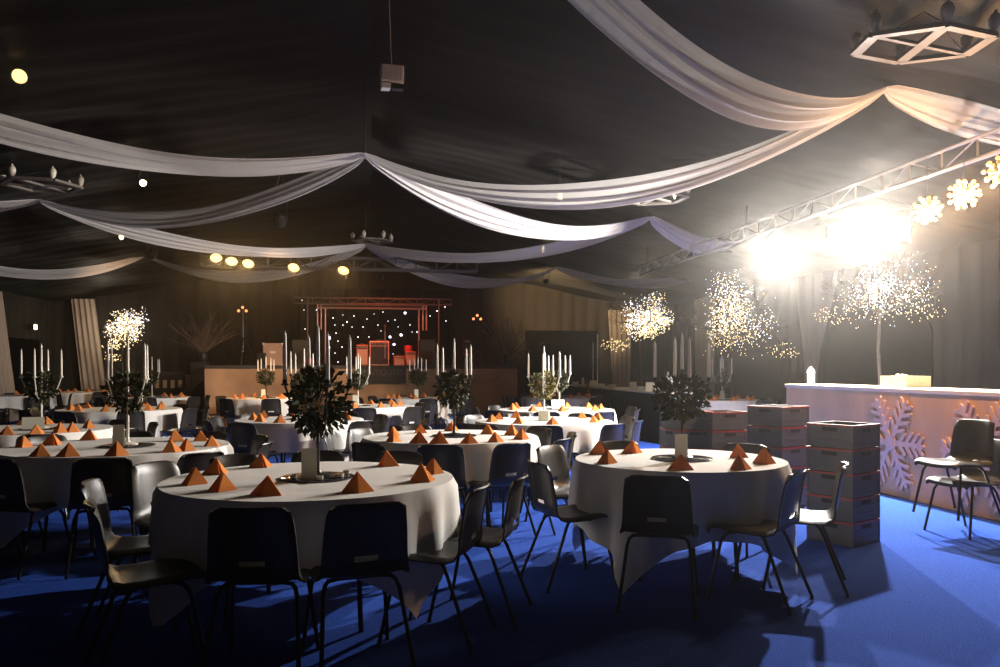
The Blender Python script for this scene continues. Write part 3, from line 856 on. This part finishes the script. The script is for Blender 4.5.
# hanging amber stars over the bar
def star(X, Y, Z, label, seed):
    t = thing('star_light', label, 'star light', (X, Y, Z), seed*.4, 'amber stars hanging over the bar')
    rnd = random.Random(seed); b = MB(); b.ball((0,0,0), .045, 10, 6)
    for k in range(26):
        zz = 1-2*(k+.5)/26; a = k*2.39996; q = math.sqrt(1-zz*zz)
        n = Vector((q*math.cos(a), q*math.sin(a), zz)); Mr = n.to_track_quat('Z','Y').to_matrix()
        b.lathe([(.020,.03),(.016,.08),(.001,.15)], 5, (0,0,0), Mr)
    b.build('star_body', M['glass'], t, smooth=False)
    l = MB()
    for k in range(26):
        zz = 1-2*(k+.5)/26; a = k*2.39996; q = math.sqrt(1-zz*zz)
        n = Vector((q*math.cos(a), q*math.sin(a), zz))
        l.ball(n*.13, .020, 8, 5); l.ball(n*.085+Vector((.01,0,.01)), .017, 6, 4)
    tag(l.build('star_bulbs', M['amberled'], t), kind='stuff')
    MB().tube([(0,0,.14),(0,0,3.45-Z)], .003, 5).build('cord', M['black'], t)
    light('star_glow', 'POINT', (X-.16, Y, Z-.22), 95, (1,.58,.28), .03)
for k, (px, py, nm) in enumerate(((927,210,'amber star light nearest the floodlight above the bar'),(964,194,'amber star light, middle one of the row over the bar'),(1001,172,'amber star light cut by the right edge'))):
    d_, yy = at_wall_x(px, 5.42); star(5.42, yy, ZH(py, d_), nm, k+1)

# ------------------------------------------------------------------ light trees
def light_tree(px, d, r, zc, sq, n, label, seed, warm=.5, extra=(), glow=16, skew=0):
    x, y = W(px, d); rnd = random.Random(seed)
    t = thing('light_tree', label, 'light tree', (x, y, 0), 0, 'trees wrapped in fairy lights')
    MB().lathe([(.19,0),(.21,.02),(.20,.28),(.18,.30)], 16).build('pot', M['black'], t)
    top = zc-r*sq*.5
    tr = [(0,0,.25),(.03,.02,top*.4),(-.03,0,top*.75),(0,0,top)]
    MB().tube(tr, [.035,.03,.027,.022], 8).build('trunk', M['bark'], t)
    tips = []; segs = []
    def grow(p, dr, L, rad, lev):
        q = p+dr*L; m = p+dr*L*.5+Vector((rnd.uniform(-.05,.05),)*3)
        segs.append(([p, m, q], [rad, rad*.8, rad*.6])); tips.append((m, q))
        if lev == 0: return
        for _ in range(3):
            e = (dr+Vector((rnd.uniform(-1,1), rnd.uniform(-1,1), rnd.uniform(-.5,.9)))*.75).normalized()
            grow(q, e, L*.72, rad*.62, lev-1)
    for k in range(6):
        a = k*PI/3+rnd.uniform(-.3,.3)
        grow(Vector((0,0,top-.05*k*.3)), Vector((math.cos(a)*.8, math.sin(a)*.8, rnd.uniform(.3,1))).normalized(), r*.48, .02, 3)
    b = MB()
    for pts, rr in segs: b.tube(pts, rr, 4, caps=False)
    b.build('branches', M['bark'], t)
    A, B = MB(), MB()
    cl = [(Vector((rnd.uniform(-1,1), rnd.uniform(-1,1), rnd.uniform(-1,1))).normalized()*rnd.uniform(.2,.75), rnd.uniform(.3,.55)) for _ in range(13)]
    for i in range(n):
        c, s = rnd.choice(cl)
        v = c+Vector((rnd.gauss(0,.5), rnd.gauss(0,.5), rnd.gauss(0,.5)))*s
        if v.length > 1.05: v *= 1.05/v.length*rnd.uniform(.7,1)
        k_ = skew*v.z*r; p = (v.x*r+k_*C_, v.y*r-k_*S_, zc+v.z*r*sq)
        up = v.z+.4*math.sin(v.x*4+seed)
        (A if rnd.random() < (warm-.35*up) else B).octa(p, rnd.uniform(.55,1.25)*.00070*d)
    for ex, ez, er, en in extra:                      # a lit bough hanging to one side
        for i in range(en):
            a = rnd.uniform(0, 6.28); q = rnd.uniform(0,1)**.5
            lx = ex+er*q*math.cos(a)
            A.octa((lx*C_+rnd.uniform(-.15,.15)*S_, -lx*S_+rnd.uniform(-.2,.2), ez+er*.5*q*math.sin(a)), rnd.uniform(.6,1.2)*.00070*d)
    tag(A.build('warm_fairy_lights', M['warmled'], t, smooth=False), kind='stuff')
    tag(B.build('cool_fairy_lights', M['coolled'], t, smooth=False), kind='stuff')
    light('tree_glow', 'POINT', (x-.3, y-.3, zc), glow, (1,.86,.66), .02)
light_tree(641, 23.0, .92, ZH(314,23.0), .85, 1250, 'light tree with rounded glowing crown, in the far right corner', 3, .52, [(-.75, ZH(345,23), .4, 70)])
light_tree(731, 17.3, 1.05, ZH(312,17.3), 1.08, 1250, 'tallest light tree, left of the bar end', 5, .55, [(1.1, ZH(350,17.3), .35, 45)])
light_tree(880, 12.5, .84, ZH(288,12.5), .88, 1050, 'light tree behind the bar under the floodlights', 8, .55, [(.75, ZH(312,12.5), .22, 50), (-.7, ZH(315,12.5), .3, 70)])
light_tree(123, 23.7, .65, ZH(329,23.7), 1.25, 850, 'small bright light tree at left beside the tan drape', 11, .62, [(-.32, ZH(358,23.7), .25, 40)], 22, .42)

# ------------------------------------------------------------------ stage
SD = 20.3; SH = ZH(365.5, SD)
sx0, sy_ = W(205, SD); sx1, _ = W(517, SD); SY = 19.9
sx0 = at_wall_y(205, SY)[1]; sx1 = at_wall_y(517, SY)[1]
st = thing('stage', 'raised stage with tan skirt across the far end', 'stage', ((sx0+sx1)/2, SY, 0))
hw = (sx1-sx0)/2
MB().box((0, 2.8, SH-.04), (hw*2, 5.6, .08)).build('deck', M['deck'], st)
def skirt(u, v):
    x = -hw+2*hw*u
    return (x, -.02+.03*math.sin(x*2.3+v*2.6)+.022*math.sin(x*4.1-v*5+.8*math.sin(x))+.012*math.sin(x*1.1+v*9), v*(SH-.082))
MB().grid(skirt, 160, 24).build('skirt', M['stagefront'], st)
for sg in (-1, 1): MB().box((sg*hw, 2.8, (SH-.09)/2), (.03, 5.56, SH-.09)).build('side_panel', M['stagefront'], st)
for sx in (.35, RTW-.35): MB().tube([(sx, 0, SH-3.20), (sx, 0, .16)], .022, 8).build('post', M['aludark'], rt)
# banner
bx0 = at_wall_y(362, SY-.1)[1]; bx1 = at_wall_y(406, SY-.1)[1]
bn = thing('banner', 'dark banner with dull lettering hung on the stage front', 'banner', ((bx0+bx1)/2, SY-.08, SH))
bw = (bx1-bx0)
MB().grid(lambda u, v: (-bw/2+bw*u, .006*math.sin(u*9), -.02-.42*v+.01*math.sin(u*6)), 20, 4).build('cloth', M['banner'], bn, solid=.004)
cu = bpy.data.curves.new('lettering', 'FONT'); cu.body = 'ANTIQUITES'; cu.size = .205; cu.align_x = 'CENTER'; cu.extrude = .002
to = bpy.data.objects.new('lettering', cu); COL.objects.link(to); to.rotation_euler = (PI/2,0,0)
bpy.context.view_layer.update()
dg = bpy.context.evaluated_depsgraph_get()
me = bpy.data.meshes.new_from_object(to.evaluated_get(dg)); bpy.data.objects.remove(to)
wmax = max(v.co.x for v in me.vertices)-min(v.co.x for v in me.vertices)
lo = bpy.data.objects.new('lettering', me); COL.objects.link(lo); me.materials.clear(); me.materials.append(M['lettering'])
lo.parent = bn; lo.rotation_euler = (PI/2,0,0); lo.location = (0,-.014,-.24); lo.scale = (bw*.86/wmax, 1, 1)
# star cloth with lights
SC = 25.3
cx0 = at_wall_y(298, SC)[1]; cx1 = at_wall_y(450, SC)[1]
sc = thing('star_cloth', 'black backdrop cloth dotted with white lights behind the stage', 'backdrop', ((cx0+cx1)/2, SC, 0))
cw = cx1-cx0
MB().grid(lambda u, v: (-cw/2+cw*u, .04*math.sin(u*70), SH+.005+2.395*v), 200, 3).build('cloth', M['blackcloth'], sc)
LED = [(302,300),(304,310),(317,310),(308,318),(305,329),(309,339),(333,318),(335,325),(343,325),(336,333),(338,341),(342,347),(335,353),(338,362),(343,315),(354,316),(367,319),(352,327),(363,327),(358,337),(369,337),(374,314),(383,312),(381,331),(388,321),(395,320),(398,327),(410,325),(406,313),(412,332),(417,332),(439,332),(445,307),(446,321),(430,316),(393,354),(304,345),(378,325),(437,311),(326,362),(347,322)]
BIG = [(329,338,.085),(329,347.5,.055),(390,337,.06),(401,335,.065),(394,344.5,.06),(405,313,.06),(317,310,.04)]
for px, py in LED:
    d, X = at_wall_y(px, SC-.1)
    MB().ball((X-(cx0+cx1)/2, -.10, ZH(py, d)), random.uniform(.010,.019), 8, 5).build('star_led', M['starled'], sc)
for px, py, r in BIG:
    d, X = at_wall_y(px, SC-.1)
    MB().ball((X-(cx0+cx1)/2, -.12, ZH(py, d)), r*.62, 10, 6).build('star_led', M['starled'], sc)
# goal post frame lit red
gy = 23.6
g0 = at_wall_y(321, gy)[1]; g1 = at_wall_y(423, gy)[1]
gz = ZH(309, 23.6)
go = thing('goalpost_frame', 'reddish goalpost frame standing on the stage', 'frame', ((g0+g1)/2, gy, SH))
gw = (g1-g0)/2
for sg in (-1, 1):
    MB().tube([(sg*(gw-.12), 0, 0), (sg*(gw-.12), 0, gz-SH)], .025, 8).build('post', M['alu'], go)
    for k in range(2): MB().tube([(sg*(gw-.0+.10*k), 0, (gz-SH)*.62), (sg*(gw+.10*k), 0, gz-SH+.1)], .022, 8).build('short_tube', M['alu'], go)
for k in range(2): MB().tube([(-gw-.1, 0, gz-SH+.1*k), (gw+.1, 0, gz-SH+.1*k)], .03, 8).build('crossbar', M['alu'], go)
# lamp stands on stage
def lamp_stand(px, d, ytop, label):
    x, y = W(px, d); H = ZH(ytop, d)-SH
    t = thing('lamp_stand', label, 'lamp stand', (x, y, SH))
    MB().tube([(0,0,.35),(0,0,H*.55),(0,0,H)], [.022,.020,.016], 8).build('pole', M['steel'], t)
    for k in range(3):
        a = k*2*PI/3+.6
        MB().tube([(0,0,.75),(.45*math.cos(a),.45*math.sin(a),.01)], .014, 6).build('leg', M['steel'], t)
        MB().tube([(0,0,.38),(.24*math.cos(a),.24*math.sin(a),.36)], .009, 6).build('strut', M['steel'], t)
    MB().tube([(-.18,0,H-.12),(.18,0,H-.12)], .014, 6).build('crossbar', M['steel'], t)
    for k, sx in enumerate((-.10, .0, .09)):
        MB().lathe([(.025,-.07),(.036,-.04),(.038,.03)], 12, (sx,-.03,H-.2+.09*(k==1)), Matrix.Rotation(PI/2+.3, 3, 'X')).build('lamp_head', M['black'], t)
        MB().lathe([(.001,.032),(.034,.034)], 12, (sx,-.03,H-.2+.09*(k==1)), Matrix.Rotation(PI/2+.3, 3, 'X')).build('lamp_lens', M['redlens'], t)
lamp_stand(243, 20.9, 303, 'tall tripod lamp stand with reddish lamps at stage left')
lamp_stand(477, 20.9, 311, 'tall tripod lamp stand with reddish lamps at stage right')
# band gear
def gear(name, px, d, w, dp, h, m, label, cat, parts, z0=None, rz=0.05):
    x, y = W(px, d); z = SH if z0 is None else z0
    t = thing(name, label, cat, (x, y, z), rz)
    MB().box((0,0,h/2), (w,dp,h)).build('cabinet', M[m], t, bevel=.015)
    if parts == 'amp':
        MB().box((0,-dp/2-.004,h*.42), (w*.88,.01,h*.72)).build('grille', M['grey' if m == 'amp' else 'black'], t, bevel=.003)
        MB().box((0,-dp/2-.004,h*.88), (w*.88,.01,h*.12)).build('control_panel', M['black'], t)
        for k in range(6): MB().lathe([(.012,-.012),(.014,.0),(.012,.012)], 10, (-w*.35+k*w*.14,-dp/2-.02,h*.88), Matrix.Rotation(PI/2, 3, 'X')).build('knob', M['alu'], t)
        MB().tube([(-w*.15,0,h),(-w*.13,0,h+.03),(w*.13,0,h+.03),(w*.15,0,h)], .010, 6).build('handle', M['black'], t)
    elif parts == 'speaker':
        MB().box((0,-dp/2-.004,h*.5), (w*.9,.01,h*.92)).build('grille', M['steel'], t, bevel=.003)
        MB().lathe([(w*.34,0),(w*.30,.01),(w*.1,.03)], 20, (0,-dp/2-.012,h*.34), Matrix.Rotation(-PI/2, 3, 'X')).build('cone', M['slot'], t)
    elif parts == 'case':
        for sx in (-1,1):
            for zz in (.02, h-.02): MB().box((sx*w*.48,-dp/2,zz), (.05,.03,.05)).build('corner', M['alu'], t)
        MB().box((0,-dp/2-.005,h*.6), (.16,.012,.06)).build('latch', M['alu'], t)
    return t
gear('panel_case', 273, 21.4, .50, .22, .60, 'grey', 'pale square case standing on stage left', 'case', 'case')
gear('floor_monitor', 261.5, 20.8, .22, .26, .33, 'black', 'small black speaker in front of the pale stage case', 'speaker', 'speaker')
gear('amplifier', 379, 21.6, .52, .36, .66, 'grey', 'large pinkish amplifier at the centre of the stage', 'amplifier', 'amp')
gear('amplifier', 362, 21.2, .30, .30, .55, 'amp', 'tall orange-lit amplifier left of the pinkish one', 'amplifier', 'amp')
gear('amplifier', 399, 21.4, .28, .26, .26, 'amp', 'low orange amplifier right of the pinkish one', 'amplifier', 'amp')
gear('amplifier', 410.5, 21.6, .28, .26, .38, 'amp', 'orange-lit amplifier with red drum on top', 'amplifier', 'amp')
gear('amplifier', 466.5, 21.8, .17, .2, .42, 'redpaint', 'small red amplifier on a dark stand at stage right', 'amplifier', 'amp', SH+.30)
x, y = W(466.5, 21.8)
tag(MB().box((0,0,.148), (.22,.26,.296)).build('plinth', M['black'], loc=(x,y,SH), bevel=.01), 'low black plinth under the red amplifier', 'plinth')
x, y = W(408.5, 21.6)
tag(MB().lathe([(.10,0),(.105,.01),(.105,.15),(.10,.16)], 20).build('drum', M['redpaint'], loc=(x,y,SH+.38)), 'small red drum on top of the orange amplifier', 'drum')
for k, (px, pm) in enumerate(((300,'left'),(427,'right'))):
    gear('loudspeaker', px, 22.2, .42, .40, .72, 'black', 'black loudspeaker standing on the %s half of the stage' % pm, 'speaker', 'speaker')
x, y = W(385, 21.0)
ms = thing('microphone_stand', 'thin microphone stand before the pinkish amplifier', 'microphone stand', (x, y, SH))
MB().tube([(0,0,.18),(0,0,1.0)], .012, 8).build('pole', M['alu'], ms)
for k in range(3):
    a = k*2*PI/3; MB().tube([(0,0,.2),(.22*math.cos(a),.22*math.sin(a),.008)], .009, 6).build('leg', M['steel'], ms)
MB().lathe([(.012,-.16),(.016,-.05),(.024,-.03),(.026,.0),(.015,.025)], 12, (0,-.03,1.05), Matrix.Rotation(-.6,3,'X')).build('microphone', M['black'], ms)
x, y = W(310, 20.9)
tag(MB().lathe([(.02,-.10),(.09,-.07),(.115,0),(.09,.07),(.02,.10)], 20).build('drum', M['redpaint'], loc=(x,y,SH+.10)), 'small red drum on stage left by the loudspeaker', 'drum')
# twigs
def twigs(px, d, zbase, r, label, seed, n=46):
    x, y = W(px, d); rnd = random.Random(seed)
    t = thing('twig_arrangement', label, 'twigs', (x, y, zbase))
    MB().lathe([(.07,0),(.10,.05),(.12,.18),(.09,.24),(.10,.27),(.085,.27),(.07,.2)], 18).build('vase', M['black'], t)
    b = MB()
    for i in range(n):
        a = rnd.uniform(0, 2*PI); e = rnd.uniform(.15, 1.25); L = r*rnd.uniform(.6,1.1)
        dr = Vector((math.cos(a)*math.sin(e), math.sin(a)*math.sin(e), math.cos(e)))
        p = Vector((0,0,.2)); m = p+dr*L*.5+Vector((0,0,.05)); q = p+dr*L+Vector((rnd.uniform(-.05,.05),rnd.uniform(-.05,.05),0))
        b.tube([p, m, q], [.008,.006,.003], 5)
        for _ in range(3):
            s = p.lerp(q, rnd.uniform(.4,.9)); b.tube([s, s+(dr+Vector((rnd.uniform(-.7,.7),rnd.uniform(-.7,.7),rnd.uniform(-.3,.7)))).normalized()*L*.28], [.004,.002], 4)
    b.build('twigs', M['twig'], t)
x, y = W(200, 20.6)
zt = ZH(362, 20.6)
tag(MB().box((0,0,zt/2), (.38,.38,zt)).build('plinth', M['black'], loc=(x,y,0), bevel=.01), 'tall black plinth under dried twigs, left of the stage', 'plinth')
twigs(203, 20.6, zt, 1.05, 'spray of dried twigs on a black plinth left of stage', 3)
twigs(508, 21.6, SH, 1.15, 'spray of dried twigs on the right end of stage', 9)
# dark cabinet with pale side at the far left
x, y = W(172, 22.6)
cb = thing('upright_cabinet', 'dark upright cabinet by the wall behind the far left tables', 'cabinet', (x, y, 0), .1)
MB().box((0,0,.65), (1.1,.5,1.3)).build('cabinet_body', M['black'], cb, bevel=.02)
MB().box((.50,-.1,.62), (.24,.4,1.2)).build('side_post', M['grey'], cb, bevel=.02)
for k in range(4): MB().box((-.35+k*.2,-.26,.95), (.10,.02,.22)).build('door_panel', M['beige'], cb)
# exit sign
d_, yy = at_wall_x(33.5, -XW+.2)
ex = thing('exit_sign', 'small lit green emergency sign on the left wall', 'sign', (-XW+.22, yy, ZH(327, d_)), 0)
MB().box((0,0,0), (.06,.24,.16)).build('sign_case', M['black'], ex, bevel=.005)
MB().box((.032,0,0), (.006,.22,.14)).build('lit_panel', M['exitlens'], ex)

# ------------------------------------------------------------------ spotlights added for stage and drapes
def added_spot(x, y, z, tx, ty, tz, label, energy, colr, angle, s_=.9, group=None):  # extra lamp in an invented can housing
    return par_can(x, y, z, (tx-x, ty-y, tz-z), label, 'bulboff', energy, colr, roof_z(x)-z-.05 if group is None else .2, s_, 'spotlight', group, angle)
added_spot(-1.6, 14.6, 4.0, -2.0, 20.0, .5, 'added dark can spotlight under the roof to light the stage skirt', 900, (1,.60,.30), 58)
added_spot(-4.5, 17.5, 3.75, -8.6, 25.6, 1.8, 'added dark can spotlight under the roof to light the tan drapes', 420, (1,.64,.34), 50)
added_spot(.2, 20.6, 3.7, .3, 23.5, 1.6, 'added dark can spotlight above the stage middle, giving red light', 330, (1,.20,.09), 110)
added_spot(2.9, 21.4, 3.7, 3.4, 24.0, 2.2, 'added dark can spotlight above the right of the stage, giving red light', 60, (1,.14,.06), 110)
# ------------------------------------------------------------------ world, haze
w = bpy.data.worlds.new('World'); scene.world = w; w.use_nodes = True
nt = w.node_tree; nt.nodes['Background'].inputs[0].default_value = (.9,.8,.7,1); nt.nodes['Background'].inputs[1].default_value = .0
vs_ = nt.nodes.new('ShaderNodeVolumeScatter'); vs_.inputs['Color'].default_value = (1,.95,.88,1)
vs_.inputs['Density'].default_value = .0021; vs_.inputs['Anisotropy'].default_value = .90
nt.links.new(vs_.outputs[0], nt.nodes['World Output'].inputs['Volume'])
# ------------------------------------------------------------------ camera
cam = bpy.data.cameras.new('Camera'); co = bpy.data.objects.new('Camera', cam); COL.objects.link(co)
co.location = (0,0,CAM_H); co.rotation_euler = (PI/2, 0, -YAW)
cam.sensor_width = 36; cam.lens = 36*F/1000; cam.shift_y = (HOR-333.5)/1000; cam.clip_end = 100; cam.clip_start = .05
scene.camera = co
scene.view_settings.view_transform = 'Standard'; scene.view_settings.look = 'None'
scene.view_settings.gamma = 1; scene.view_settings.use_curve_mapping = False
scene.view_settings.exposure = 0
scene.cycles.use_denoising = True
scene.cycles.max_bounces = 6; scene.cycles.volume_bounces = 0; scene.cycles.transparent_max_bounces = 12
scene.cycles.sample_clamp_indirect = 4
